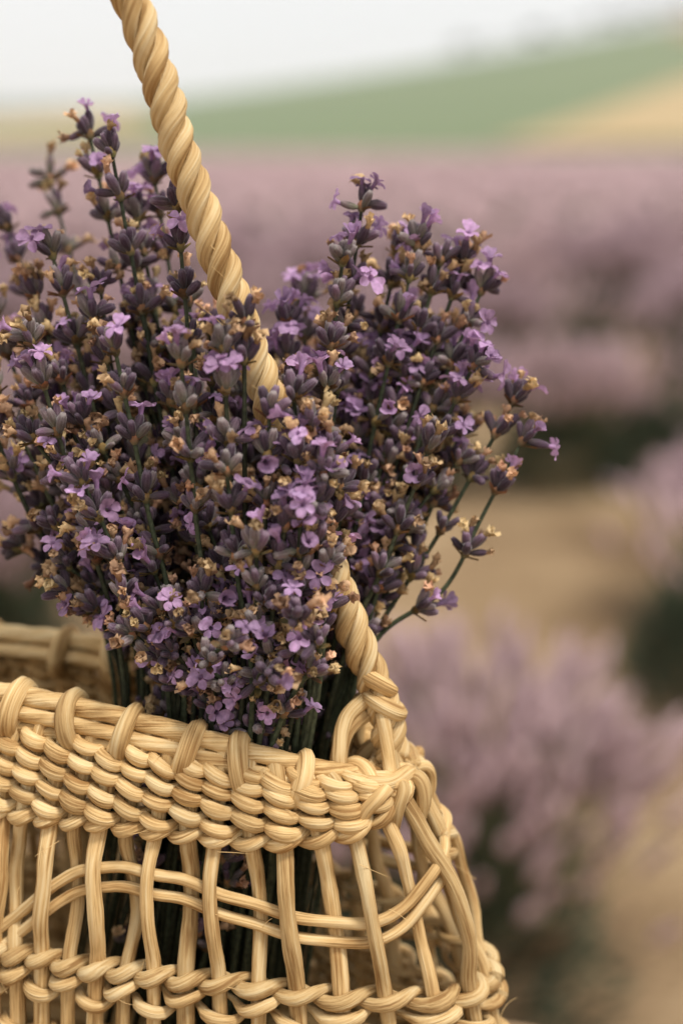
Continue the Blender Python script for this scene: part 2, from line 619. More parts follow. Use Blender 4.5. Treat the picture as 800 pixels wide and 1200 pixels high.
def row(y0, x0, x1, step, s, label, group, jit=.06, bloom=.78):
    x = x0
    while x < x1:
        kb = random.randrange(4) if random.random() < bloom else 4
        lb = label if kb < 4 else label.replace('lavender plant', 'mostly green lavender plant', 1)
        bush((x + random.uniform(-jit, jit), y0 + x * .10 + random.uniform(-jit, jit), 0), random.uniform(0, 6.28),
             s * random.uniform(.9, 1.08), kb, lb, group)
        x += step * random.uniform(.9, 1.12)


row(2.62, -2.2, -.5, .5, .78, 'lavender plant of the row just beyond the basket, behind the bouquet', 'row of lavender just behind the basket')
row(4.10, -1.93, 2.2, .42, .84, 'lavender plant of the first full row across the bare soil strip', 'first full row of lavender')
row(5.6, -2.2, 2.8, .45, .9, 'lavender plant of the second full row across the field', 'second full row of lavender')
row(7.2, -2.7, 3.2, .48, .95, 'lavender plant of the third full row across the field', 'third full row of lavender')
row(8.9, -3.2, 3.7, .52, .95, 'lavender plant of the fourth full row across the field', 'fourth full row of lavender')


def far_field():
    rng = np.random.default_rng(5)
    # simple plants merged: a dark mound ring plus flower spindles
    VS, FS, VL, FL = [], [], [], []
    nv = nl = 0
    y = 10.4
    pos = []
    while y < 112:
        w = .30 * y + 3
        st = .7 if y < 45 else 1.1
        xs = np.arange(-w, w, st)
        pos.append(np.stack([xs + rng.normal(0, .06, len(xs)), y + xs * .10 + rng.normal(0, .06, len(xs))], -1))
        y += 1.5 if y < 45 else 1.8
    pos = np.concatenate(pos)
    n = len(pos)
    P = np.hstack([pos, np.zeros((n, 1))])
    # spikes: 14 fat tufts per plant
    k = 14
    az = rng.random((n, k)) * 6.28
    inc = np.sqrt(rng.random((n, k))) * R(70)
    D = np.stack([np.sin(inc) * np.cos(az), np.sin(inc) * np.sin(az), np.cos(inc)], -1)
    A = (P[:, None, :] + D * np.array([.30, .30, .33]) + [0, 0, .04]).reshape(-1, 3)
    T = unit(D.reshape(-1, 3) + [0, 0, .3])
    fv, ff = spikes(A, T, rng.uniform(.10, .17, n * k), rng.uniform(.045, .075, n * k), 4)
    o = tag(link('lavender_field', mesh('lavender_field', fv, ff, M_BUSH_FLOWER)), 'mass of mauve lavender blossom filling the field to the hill', 'lavender field', None, 'stuff')
    # mounds
    th = np.arange(7) / 7 * 6.28
    ring = np.stack([np.cos(th), np.sin(th)], -1)
    lv = np.concatenate([P[:, None, :] + np.concatenate([ring * r, np.full((7, 1), z)], 1)[None] for r, z in ((.24, -.02), (.34, .14), (.20, .32))], 1)
    i = np.arange(7)
    f = np.concatenate([np.stack([i, (i + 1) % 7, (i + 1) % 7 + 7, i + 7], -1) + j * 7 for j in range(2)])
    F = (f[None] + (np.arange(n) * 21)[:, None, None]).reshape(-1, 4)
    tag(link('lavender_foliage', mesh('lavender_foliage', lv.reshape(-1, 3), F, M_BUSH_LEAF)), 'dark green foliage under the far lavender blossom', 'foliage', None, 'stuff')


far_field()

# trees on the ridge
M_TREE = plant_mat('tree_leaf', (0.035, 0.06, 0.025), (0.07, 0.10, 0.045), 0.2, 0.8, hue=0.02, noise_scale=.8, axis_grad=False)
M_BARK = plant_mat('bark', (0.08, 0.06, 0.045), (0.14, 0.11, 0.085), 0.2, 0.9, noise_scale=3, axis_grad=False)


def tree(loc, h, seed, label, group):
    rng = np.random.default_rng(seed)
    e = link('ridge_tree', None, loc=loc)
    tag(e, label, 'tree', group)
    limbs = [([0, 0, -.5], [.1, .05, h * .55], .035 * h, .02 * h)]
    for j in range(5):
        a = j * 1.3 + rng.random()
        limbs.append(([.05, .02, h * (.3 + .05 * j)], [math.cos(a) * h * .28, math.sin(a) * h * .28, h * (.55 + .06 * j)], .015 * h, .006 * h))
    v, f = prisms([l[0] for l in limbs], [l[1] for l in limbs], np.array([l[2] for l in limbs]), np.array([l[3] for l in limbs]), 6)
    link('trunk', mesh('trunk', v, f, M_BARK), e)
    n = 420
    c = rng.normal(0, 1, (9, 3)) * [h * .2, h * .2, h * .13] + [0, 0, h * .65]
    P = c[rng.integers(0, 9, n)] + unit(rng.normal(0, 1, (n, 3))) * (h * .17 * rng.random((n, 1)) ** .4)
    s = h * .05
    a, b = unit(rng.normal(0, 1, (n, 3))) * s, unit(rng.normal(0, 1, (n, 3))) * s
    V = np.stack([P - a, P + b, P + a, P - b], 1).reshape(-1, 3)
    F = np.arange(n * 4).reshape(-1, 4)
    link('crown', mesh('crown', V, F, M_TREE, smooth=False), e)


for i in range(17):
    k, y, h = .075 + .0115 * i + .004 * math.sin(i * 5), 455 + 12 * math.sin(i * 2.3), 4.6 + 1.3 * math.sin(i * 1.7) + .1 * i
    x = k * y
    tree((x, y, float(hill_z(np.array(x), np.array(float(y))))), h, 40 + i, 'dark green tree standing along the crest above the wheat field', 'trees along the ridge')

# ------------------------------------------------------------------ basket
AL = R(16)
E1 = np.array([math.cos(AL), -math.sin(AL), 0])
E2 = np.array([math.sin(AL), math.cos(AL), 0])
BO = np.array([-.1075, .409, 0])
LV = np.array([  # half length, half width, exponent, height, dip towards the ends
    (.1215, .0270, 2.8, .8500, .0225),
    (.1400, .0370, 2.5, .8185, .0060),
    (.1550, .0430, 2.4, .7775, .0115),
    (.1580, .0480, 2.4, .7220, .0000)])


def lag(h):
    h = np.asarray(h, float)[..., None]
    out = 0
    for i in range(4):
        w = 1.0
        for j in range(4):
            if j != i:
                w = w * (h - j) / (i - j)
        out = out + w * LV[i]
    return out


# equal-arc table at the band level
_t = np.linspace(0, 2 * math.pi, 4001)
_x = .14 * np.sign(np.cos(_t)) * np.abs(np.cos(_t)) ** (2 / 2.5)
_y = .037 * np.sign(np.sin(_t)) * np.abs(np.sin(_t)) ** (2 / 2.5)
_s = np.concatenate([[0], np.cumsum(np.hypot(np.diff(_x), np.diff(_y)))])
PERIM = _s[-1]
_s = _s / PERIM


def loc2w(x, y, z):
    return BO + np.asarray(x)[..., None] * E1 + np.asarray(y)[..., None] * E2 + np.asarray(z)[..., None] * np.array([0, 0, 1.0])


def surf(fr, h, out=0.0, dz=0.0):
    """point on the basket wall: fr = fraction round the wall (0 = handle end, negative = front), h = level 0 rim .. 3 foot"""
    fr = np.asarray(fr, float)
    th = np.interp(np.mod(fr, 1.0), _s, _t)
    L = lag(np.broadcast_to(h, fr.shape))
    a, b, n, z, dip = [L[..., i] for i in range(5)]
    c, s = np.cos(th), np.sin(th)
    g = np.sign(c) * np.abs(c) ** (2 / n)
    x = .1215 * g + (a - .1215) * g * np.abs(g) ** 3       # the wall bulges only towards its ends
    y = b * np.sign(s) * np.abs(s) ** (2 / n)
    nx = np.sign(c) * np.abs(x / a) ** (n - 1) / a
    ny = np.sign(s) * np.abs(y / b) ** (n - 1) / b
    m = np.maximum(np.hypot(nx, ny), 1e-9)
    x2, y2 = x + out * nx / m, y + out * ny / m
    return loc2w(x2, y2, z - dip * (x / a) ** 2 - .0045 * np.clip(s, 0, 1) * np.clip(1.6 - h, 0, 1) + dz)


NST = int(round(PERIM / .0085 / 2) * 2)
basket = link('wicker_basket', None, loc=(0, 0, 0))
tag(basket, 'open-weave straw basket with twisted rope handle, filled with lavender', 'basket')
print('stakes', NST, 'perimeter', PERIM)

# stakes
st_j = RNG.normal(0, .0011, NST)
for i in range(NST):
    fr0 = i / NST
    h = np.linspace(.1, 3.0, 46)
    win = np.exp(-((h - 1.5) / .42) ** 2)
    wob = (st_j[i] + .0016 * RNG.normal() * np.sin(h * 2.2 + RNG.random() * 6)) * 1.5 * win
    side = (.0036 if i % 2 else -.0034) * np.exp(-((h - 1.5) / .34) ** 4)
    pts = surf(fr0 + wob / PERIM, h, side)
    rad = .00245 * RNG.uniform(.88, 1.12) * (1 - .1 * win)
    tube('stake', pts, rad, M_STRAW, basket, sides=9, groove=.14, gk=3, twist=RNG.uniform(-60, 60), lump=.07)


def gather(fr, h):
    """rows climb and draw together where they run under the handle ends"""
    e = np.minimum(np.abs(np.mod(fr + .25, .5) - .25), 1)
    w = np.exp(-(e / .034) ** 2)
    return h + (.06 + .42 * h - h) * w * (1 if np.ndim(h) == 0 and h < 1.2 else 0)


def twined(h, rad, amp_out, amp_z, slant, phase, seg=7, jit=.0):
    """a twined row: two weavers that cross between the stakes"""
    n = NST * seg
    fr = np.arange(n) / n
    ph = math.pi * fr * NST + phase
    ja, jb = RNG.random(2) * 6
    wobz = jit * (np.sin(fr * 62 + ja) + np.sin(fr * 131 + jb)) * .5
    for k in (0, 1):
        p = ph + k * math.pi
        o = amp_out * np.cos(p)
        z = slant * amp_z * np.sin(p) + wobz
        r = rad * (1.0 + .30 * np.cos(p)) * np.interp(fr * NST, np.arange(NST), .88 + .24 * RNG.random(NST), period=NST)
        tube('weaver', surf(fr, gather(fr, h), o, z), r, M_STRAW, basket, sides=9, closed=True, groove=.13, gk=3, twist=220, lump=.05)


def plain(h, rad, amp_out, amp_z, phase, seg=8, jit=.0):
    """a plain-woven row: one weaver over one stake and behind the next"""
    n = NST * seg
    fr = np.arange(n) / n
    p = math.pi * fr * NST + phase
    c = np.cos(p)
    o = amp_out * np.sign(c) * np.abs(c) ** .55 + .0004
    ja, jb = RNG.random(2) * 6
    wobz = jit * (np.sin(fr * 62 + ja) + np.sin(fr * 131 + jb)) * .5
    tl = np.interp(fr * NST, np.arange(NST), .6 + .8 * RNG.random(NST), period=NST)
    z = -amp_z * np.sin(p) * tl + wobz
    r = rad * (.80 + .36 * np.sign(c) * np.abs(c) ** .7) * np.interp(fr * NST, np.arange(NST), .86 + .28 * RNG.random(NST), period=NST)
    tube('weaver', surf(fr, gather(fr, h), o, z), r, M_STRAW, basket, sides=10, closed=True, groove=.15, gk=3, twist=260, lump=.06)


hrows = np.linspace(.33, .91, 8)
for j, h in enumerate(hrows):
    plain(float(h), .00198, .0034, .00115, (j % 2) * math.pi, jit=.0004)
twined(1.0, .00165, .0031, .0010, 1, 0.0, jit=.0006)
twined(2.00, .00185, .0033, .0013, 1, 0.0, jit=.0007)
plain(2.10, .0019, .0034, -.0012, 0.0, jit=.0008)
plain(2.19, .0018, .0034, .0010, math.pi, jit=.0008)
for j, h in enumerate(np.linspace(2.42, 2.98, 11)):
    plain(float(h), .00200, .0034, .0009, (j % 2) * math.pi, jit=.0005)

# rim cords and the stitches that bind them
fr = np.arange(420) / 420
for o, dz, r in ((0.0005, .0012, .0029), (.0028, -.0032, .0024), (.0030, -.0072, .0019), (-.0024, -.0034, .0023)):
    tube('rim_cord', surf(fr, .02, o, dz), r, M_STRAW, basket, sides=12, closed=True, groove=.16, gk=4, twist=420, lump=.05)
NW = 31
for i in range(NW):
    f0 = (i + .35 + RNG.uniform(-.1, .1)) / NW
    t = np.linspace(math.pi - .2, 3 * math.pi + .2, 30)
    o = .0004 + .0063 * np.cos(t)
    dz = -.0034 + .0066 * np.sin(t)
    sk = RNG.uniform(.0015, .0035) * np.sin(t) * (1 if RNG.random() < .8 else -.4)
    tube('rim_stitch', surf(f0 + sk / PERIM, .02, o, dz), .00285 * RNG.uniform(.88, 1.12), M_STRAW, basket, sides=10, groove=.15, gk=3, twist=120, lump=.05)

# the paired strand that waves through the open band
FRX = lambda i: (i / NST)


def wave(ctrl, dz2, r):
    c = np.array(ctrl, float)
    fr_ = np.linspace(c[0, 0], c[-1, 0], 150)
    hh = spline(c, 150)
    fr_, h_ = hh[:, 0], hh[:, 1]
    o = -.0006 * np.cos(fr_ * NST * math.pi)
    tube('crossing_strand', surf(fr_, h_, o, dz2), r, M_STRAW, basket, sides=10, groove=.1, gk=3, twist=60, lump=.04)


# arcs: fractions run negative along the front wall from the handle end
ARC_A = [(.026, 1.10), (.008, 1.12), (-.014, 1.26), (-.033, 1.52), (-.052, 1.62), (-.080, 1.56), (-.115, 1.42), (-.150, 1.40), (-.172, 1.55), (-.195, 1.82), (-.214, 2.00)]
ARC_B = [(-.205, 1.99), (-.225, 1.78), (-.245, 1.52), (-.28, 1.38), (-.33, 1.40), (-.40, 1.52), (-.44, 1.64), (-.465, 1.55), (-.486, 1.26), (-.503, 1.14)]
for arc in (ARC_A, ARC_B, [(a + .5, b) for a, b in ARC_A], [(a + .5, b) for a, b in ARC_B]):
    wave(arc, .0030, .00175)
    wave(arc, -.0030, .00170)

# foot of the basket: oval coils
for k in range(9):
    s = 1 - k * .105
    th = np.linspace(0, 2 * math.pi, 120, endpoint=False)
    x = .155 * np.sign(np.cos(th)) * np.abs(np.cos(th)) ** (2 / 2.4) - k * .0035 * np.sign(np.cos(th)) * 0
    y = .0455 * s * np.sign(np.sin(th)) * np.abs(np.sin(th)) ** (2 / 2.4)
    tube('base_coil', loc2w(x * (1 - k * .035), y, np.full(120, .7205)), .0030, M_STRAW, basket, sides=7, closed=True)

# rope handle: three plies laid round each other
def handle_point(px, py):
    """where a measured point of the taut rope lies in the upright plane through the basket's long axis"""
    d = at(px, py, 1.0) - CAM
    p = CAM + d * ((BO - CAM) @ E2 / (d @ E2))
    return float((p - BO) @ E1), float(p[2])


rope_ctrl = [handle_point(*q) for q in ((459, 885), (452, 845), (437, 795), (395, 690), (312, 460), (264, 325), (223, 210), (188, 100), (153, 0))]
print('rope', rope_ctrl)
s9, z9 = rope_ctrl[-1]
rope_ctrl += [(s9 * .62, z9 + .040), (s9 * .25, z9 + .066), (0, z9 + .072)]
rope_ctrl = rope_ctrl + [(-s, z) for s, z in rope_ctrl[-2::-1]]
rc = spline(rope_ctrl, 700)
seg = np.concatenate([[0], np.cumsum(np.hypot(*np.diff(rc, axis=0).T))])
sl = np.linspace(0, seg[-1], 900)
rs, rz = np.interp(sl, seg, rc[:, 0]), np.interp(sl, seg, rc[:, 1])
axis = loc2w(rs, 0 * rs, rz)
Tn = unit(np.gradient(axis, axis=0))
Nn = np.broadcast_to(E2, Tn.shape)
Bn = np.cross(Tn, Nn)
handle = tube('handle', axis[::6], .0011, M_ROPE, basket, sides=6)
PITCH_ROPE = .0235
for k in range(3):
    a = sl / PITCH_ROPE * 2 * math.pi + k * 2 * math.pi / 3 + .45 * np.sin(sl * 40) + .3 * np.sin(sl * 97 + 1)
    pp = axis + .00285 * (np.cos(a)[:, None] * Nn + np.sin(a)[:, None] * Bn)
    tube('ply', pp, .00244 * (1 + .06 * np.sin(sl * 55 + k * 2) + .05 * np.sin(sl * 131 + k)), M_ROPE, handle, sides=20, groove=.10, gk=8, twist=-1100, lump=.06)

# bindings where the handle meets each end and strands that fan from it into the weave
for sgn in (1, -1):
    e0 = 0.0 if sgn > 0 else .5
    for j, (zz, rr_, sr) in enumerate(((.8520, .0036, .0025), (.8460, .0040, .0028))):
        t = np.linspace(0, 2 * math.pi + .8, 30)
        rr_ = rr_ * (1 - .55 * np.maximum(0, 1 - np.arange(30) / 3.0) - .55 * np.maximum(0, 1 - np.arange(30)[::-1] / 3.0))
        cx = np.interp(zz, [q[1] for q in rope_ctrl[:4]], [q[0] for q in rope_ctrl[:4]]) * sgn + .0006 * sgn
        pts = loc2w(cx + rr_ * np.cos(t + j), rr_ * np.sin(t + j), zz + .0030 * np.cos(t + 1.2 * j + 2.4) + .0018 * t / 6.28)
        tube('handle_binding', pts, sr, M_STRAW, basket, sides=10, groove=.14, gk=3, twist=150, lump=.06)
    # strands that spread from the rope end into the weave and down the end wall
    for q in (-1.0, -.62, -.2, .3, .8):
        top = loc2w(np.array(sgn * .1250), np.array(.0040 * q * sgn), np.array(.846))
        p1 = surf(np.array([e0 + q * .012]), .10, .0060)[0]
        p2 = surf(np.array([e0 + q * .026]), .42, .0066)[0]
        p3 = surf(np.array([e0 + q * .036]), .70, .0030)[0]
        p4 = surf(np.array([e0 + q * .040]), .98, -.0040)[0]
        tube('handle_root', spline([top, p1, p2, p3, p4], 40), .0022 * RNG.uniform(.85, 1.1), M_STRAW, basket, sides=10, groove=.14, gk=3, twist=140, lump=.06)
    # curled strands that turn from the rope over the inner corner of the rim
    for q, dz in ((-1, 0.0), (-1, -.0045), (1, 0.0)):
        c = [loc2w(np.array(sgn * .1195), np.array(.002 * q), np.array(.8490 + dz)), loc2w(np.array(sgn * .1150), np.array(.006 * q), np.array(.8445 + dz)),
             loc2w(np.array(sgn * .1140), np.array(.010 * q), np.array(.8375 + dz)), surf(np.array([e0 + q * sgn * .030]), .06, -.002, dz * .5)[0],
             surf(np.array([e0 + q * sgn * .020]), .20, .0062, dz * .6)[0], surf(np.array([e0 + q * sgn * .004]), .22, .0072, dz * .6)[0]]
        tube('handle_root', spline(c, 44), .0023 * RNG.uniform(.9, 1.1), M_STRAW, basket, sides=10, groove=.14, gk=3, twist=140, lump=.06)

# loose fibres that fray from the straw
def fray():
    V, F, n0 = [], [], 0
    rg = np.random.default_rng(3)
    for i in range(150):
        if i < 80:
            k = rg.integers(60, 840)
            p = axis[k] + unit(rg.normal(0, 1, 3)) * .0045
            d = unit(Tn[k] * rg.choice((-1, 1)) + rg.normal(0, .5, 3))
        else:
            f_, h_ = rg.uniform(-.45, .05), rg.uniform(0, 2.6)
            p = surf(np.array([f_]), h_, .0045)[0]
            d = unit(surf(np.array([f_ + .01]), h_, .006)[0] - p + rg.normal(0, .006, 3))
        L = rg.uniform(.003, .010)
        c = np.linspace(0, 1, 6)[:, None]
        pts = p + d * L * c + unit(rg.normal(0, 1, 3)) * L * .35 * c ** 2
        v, f, _ = sweep(pts, np.linspace(.00012, .00006, 6), sides=3)
        V.append(v)
        F += [tuple(q + n0 for q in t) for t in f]
        n0 += len(v)
    o = link('loose_fibres', mesh('loose_fibres', np.vstack(V), F, M_ROPE), basket)
    o['kind'] = 'stuff'


fray()

# ------------------------------------------------------------------ bench that carries the basket (below the picture)
M_WOOD = field_mat('bench_wood', (0.16, 0.10, 0.055), (0.28, 0.185, 0.11), 30, (1, 14, 14), 0.7)


def box(name, c, size, parent, mat, bev=.004):
    import bmesh
    bm = bmesh.new()
    bmesh.ops.create_cube(bm, size=1)
    bmesh.ops.scale(bm, vec=size, verts=bm.verts)
    bmesh.ops.bevel(bm, geom=bm.edges[:], offset=bev, segments=2, affect='EDGES')
    me = bpy.data.meshes.new(name)
    bm.to_mesh(me)
    bm.free()
    me.materials.append(mat)
    return link(name, me, parent, loc=c)


bench = link('wooden_bench', None, loc=(BO[0], BO[1], 0))
bench.rotation_euler = (0, 0, -AL)
tag(bench, 'narrow brown wooden bench that carries the straw basket', 'bench')
box('seat', (-.05, 0, .704), (.46, .115, .024), bench, M_WOOD)
for sx in (-.23, .11):
    for sy in (-.04, .04):
        box('leg', (sx, sy, .346), (.03, .03, .692), bench, M_WOOD)
    box('stretcher', (sx, 0, .25), (.022, .052, .03), bench, M_WOOD)

# ------------------------------------------------------------------ lavender pieces (shared meshes)
def calyx_mesh(seed, mat):
    rng = random.Random(seed)
    S = 16
    prof = [(0, .06), (.10, .11), (.3, .17), (.55, .205), (.78, .19), (.92, .155), (1.0, .09)]
    bend = rng.uniform(-.10, .10)
    V, F, TN = [], [], []
    for z, r in prof:
        r *= rng.uniform(.95, 1.05)
        for k in range(S):
            t = k / S * 2 * math.pi
            rr = r * (1.09 if k % 2 == 0 else .90)
            zz = z + (.07 * (k % 2 == 0) if z == 1.0 else 0)
            V.append((rr * math.cos(t) + bend * z * z, rr * math.sin(t), zz))
            TN.append((.20 if k % 2 == 0 else 0) * (.3 + .7 * z) * rng.uniform(.5, 1.3) + (.34 if z == 1.0 else .08 if z > .9 else 0))
    for j in range(len(prof) - 1):
        for k in range(S):
            F.append((j * S + k, j * S + (k + 1) % S, (j + 1) * S + (k + 1) % S, (j + 1) * S + k))
    b = len(V)
    V.append((bend, 0, .97))
    TN.append(.3)
    for k in range(S):
        F.append(((len(prof) - 1) * S + k, (len(prof) - 1) * S + (k + 1) % S, b))
    return mesh('calyx', np.array(V), F, mat, col=TN)


def flower_mesh(seed):
    """two-lipped corolla: tube, two large upper lobes and three smaller lower ones (unit: metre)"""
    rng = random.Random(seed)
    V, F = [], []
    S = 8
    tube_r = [(-.0012, .0006), (.0012, .0008), (.0030, .0010), (.0038, .0013)]
    for z, r in tube_r:
        for k in range(S):
            t = k / S * 2 * math.pi
            V.append((r * math.cos(t), r * math.sin(t), z))
    for j in range(len(tube_r) - 1):
        for k in range(S):
            F.append((j * S + k, j * S + (k + 1) % S, (j + 1) * S + (k + 1) % S, (j + 1) * S + k))
    lobes = [(R(68), .0050, .0021, .45), (R(112), .0050, .0021, .45), (R(200), .0034, .0016, -.05), (R(270), .0038, .0018, -.2), (R(340), .0034, .0016, -.05)]
    NR, NW_ = 5, 5
    shut = rng.choice((0, 0, .3, .7, 1.0))
    for ang, ln, wd, el in lobes:
        ang += rng.uniform(-.12, .12)
        ln *= rng.uniform(.85, 1.12)
        el += rng.uniform(-.25, .25) + shut
        curl = rng.uniform(.2, .8)
        cu, su = math.cos(ang), math.sin(ang)
        base = len(V)
        tw = rng.uniform(-.5, .5)
        for i in range(NR):
            t = i / (NR - 1)
            wid = wd * (0.38 + 1.55 * t - 1.25 * t ** 3)
            for j in range(NW_):
                w = (j / (NW_ - 1) - .5) * 2
                tt = t - .10 * t * w * w - (.05 * t if abs(w) < .1 else 0)
                rad = .0010 + ln * tt * math.cos(el)
                z = .0036 + ln * tt * math.sin(el) - curl * ln * tt * tt * .5 + .0005 * w * w * wid / wd + w * tw * .0006 * t + .00025 * math.sin(9 * w + ang * 3) * t
                x = rad * cu - w * wid * su
                y = rad * su + w * wid * cu
                V.append((x, y, z))
        for i in range(NR - 1):
            for j in range(NW_ - 1):
                a = base + i * NW_ + j
                F.append((a, a + 1, a + NW_ + 1, a + NW_))
    return mesh('flower', np.array(V), F, M_PETAL)


def wither_mesh(seed):
    rng = random.Random(seed)
    S = 9
    L = rng.uniform(.0036, .0060)
    prof = [(-.15, .0007), (.15, .0010), (.4, .0011), (.65, .0016), (.85, .0022), (1.0, .0024)]
    V, F = [], []
    bx, by = rng.uniform(-.0022, .0022), rng.uniform(-.0022, .0022)
    for q, (z, r) in enumerate(prof):
        for k in range(S):
            t = k / S * 2 * math.pi
            rr = r * rng.uniform(.6, 1.3)
            zz = z * L + (rng.uniform(-.0012, .0014) if q >= 4 else rng.uniform(-.0003, .0003))
            V.append((rr * math.cos(t) + bx * z * z, rr * math.sin(t) + by * z * z, zz))
    for j in range(len(prof) - 1):
        for k in range(S):
            if j == len(prof) - 2 and rng.random() < .3:
                continue
            F.append((j * S + k, j * S + (k + 1) % S, (j + 1) * S + (k + 1) % S, (j + 1) * S + k))
    # a crumpled remnant folded over the mouth
    for q in range(3):
        b = len(V)
        a = rng.random() * 6.28
        c = Vector((bx * .7 + math.cos(a) * .001, by * .7 + math.sin(a) * .001, L * rng.uniform(.6, 1.0)))
        for i in range(3):
            for j in range(3):
                V.append(tuple(c + Vector((rng.uniform(-1, 1) * .0006 + (i - 1) * .0011 * math.cos(a), (j - 1) * .0011 + rng.uniform(-1, 1) * .0006, (i - 1) * .0011 * math.sin(a) + rng.uniform(-1, 1) * .0007))))
        for i in range(2):
            for j in range(2):
                k = b + i * 3 + j
                F.append((k, k + 1, k + 4, k + 3))
    return mesh('withered_flower', np.array(V), F, M_WITHER)


def whorl_mesh(seed):
    """node of a spike: swelling of the stem with papery pointed bracts"""
    rng = random.Random(seed)
    V, F = [], []
    S = 8
    for z, r in ((-.0016, .0008), (-.0006, .0013), (.0006, .0014), (.0018, .0008)):
        for k in range(S):
            t = k / S * 6.2832
            V.append((r * math.cos(t), r * math.sin(t), z))
    for j in range(3):
        for k in range(S):
            F.append((j * S + k, j * S + (k + 1) % S, (j + 1) * S + (k + 1) % S, (j + 1) * S + k))
    for q in range(rng.choice((2, 3, 4))):
        a = rng.random() * 6.28
        cu, su = math.cos(a), math.sin(a)
        L = rng.uniform(.0028, .0046)
        b = len(V)
        up = rng.uniform(.1, .8)
        for i in range(4):
            t = i / 3
            w = .0014 * (1 - t) ** .6 * (.6 + t)
            for j in (-1, 0, 1):
                V.append((cu * (.001 + L * t * .85) - su * w * j, su * (.001 + L * t * .85) + cu * w * j, -.0012 + L * t * up + .0005 * abs(j)))
        for i in range(3):
            for j in range(2):
                k = b + i * 3 + j
                F.append((k, k + 1, k + 4, k + 3))
    return mesh('whorl', np.array(V), F, M_BRACT)


CAL = {'purple': [calyx_mesh(i, M_CALYX) for i in range(5)],
       'green': [calyx_mesh(20 + i, M_CALYX_G) for i in range(5)],
       'dark': [calyx_mesh(40 + i, M_CALYX_D) for i in range(5)]}
FLO = [flower_mesh(i) for i in range(16)]
WIT = [wither_mesh(i) for i in range(12)]
WHO = [whorl_mesh(i) for i in range(8)]


def axis_matrix(p, t, roll=0.0):
    z = Vector(t).normalized()
    q = z.to_track_quat('Z', 'Y')
    return Matrix.Translation(Vector(p)) @ q.to_matrix().to_4x4() @ Matrix.Rotation(roll, 4, 'Z')


STYLE = {  # share of open, withered; calyx mix
    'bloom': (.25, .28, ('purple', 'dark', 'dark', 'green')),
    'tan': (.07, .45, ('purple', 'dark', 'dark', 'green')),
    'grey': (.08, .28, ('green', 'green', 'purple', 'green')),
    'dark': (.08, .34, ('dark', 'dark', 'purple', 'dark'))}


def whorl_children(rnd, style, n, top, scale):
    """placements of the calyces and what each carries, in the whorl's own frame"""
    op, wi, mixc = STYLE[style]
    a0 = rnd.random() * 6.28
    age = rnd.uniform(.25, 1.75)              # whorls differ in age: fresh ones flower, old ones wither
    wi = min(.75, wi * age)
    op = op * .74 * (1.9 - age * .9) * (1.8 if top else 1.0)
    out = []
    for k in range(n):
        a = a0 + k / n * 6.2832 * (1 if not top else 1) + rnd.uniform(-.3, .3)
        tier = k % 2
        inc = R(rnd.uniform(34, 64)) if tier else R(rnd.uniform(14, 42))
        if top:
            inc *= .75
        if rnd.random() < .12:
            inc = R(rnd.uniform(70, 95))
        d = Vector((math.sin(inc) * math.cos(a), math.sin(inc) * math.sin(a), math.cos(inc)))
        L = rnd.uniform(.0044, .0067) * scale
        p = Vector((d.x, d.y, 0)) * .0009 + Vector((0, 0, .0011 * (1 - tier) + rnd.uniform(-.0006, .0006)))
        M = axis_matrix(p, d, rnd.random() * 6.28) @ Matrix.Diagonal((L * rnd.uniform(.92, 1.12), L * rnd.uniform(.92, 1.12), L, 1))
        c = rnd.random()
        tipm = None
        kind = None
        if c < op:
            kind = 'flower'
            d2 = (d + Vector((rnd.uniform(-.5, .5), rnd.uniform(-.5, .5), rnd.uniform(-.1, .5)))).normalized()
            s = rnd.uniform(.60, .90) * scale
            tipm = axis_matrix(p + d * L * .92, d2, rnd.random() * 6.28) @ Matrix.Diagonal((s, s, s, 1))
        elif c < op + wi:
            kind = 'withered_flower'
            d2 = (d + Vector((rnd.uniform(-.4, .4), rnd.uniform(-.4, .4), rnd.uniform(-.1, .4)))).normalized()
            s = rnd.uniform(.48, .85) * scale
            tipm = axis_matrix(p + d * L * .93, d2, rnd.random() * 6.28) @ Matrix.Diagonal((s, s, s, 1))
        out.append((M, rnd.choice(mixc), kind, tipm))
    return out


def joined_whorl(seed, style):
    """whorl of a sprig buried in the bunch: its pieces too hidden to pick apart"""
    rnd = random.Random(seed)
    mats = [M_CALYX, M_CALYX_G, M_CALYX_D, M_PETAL, M_WITHER, M_BRACT]
    V, F, MI = [], [], []

    def add(me, M):
        b = len(V)
        mi = mats.index(me.materials[0])
        V.extend(tuple(M @ v.co) for v in me.vertices)
        for p in me.polygons:
            F.append(tuple(b + i for i in p.vertices))
            MI.append(mi)
    add(rnd.choice(WHO), Matrix.Identity(4))
    for M, c, kind, tm in whorl_children(rnd, style, rnd.choice((7, 8, 9)), False, 1.0):
        add(rnd.choice(CAL[c]), M)
        if kind == 'flower':
            add(rnd.choice(FLO), tm)
        elif kind:
            add(rnd.choice(WIT), tm)
    me = mesh('whorl', np.array(V), F)
    for m in mats:
        me.materials.append(m)
    me.polygons.foreach_set('material_index', np.array(MI, dtype=np.int32))
    return me


JOINED = {s: [joined_whorl(i * 7 + j, s) for j in range(5)] for i, s in enumerate(STYLE)}
NOBJ = [0]


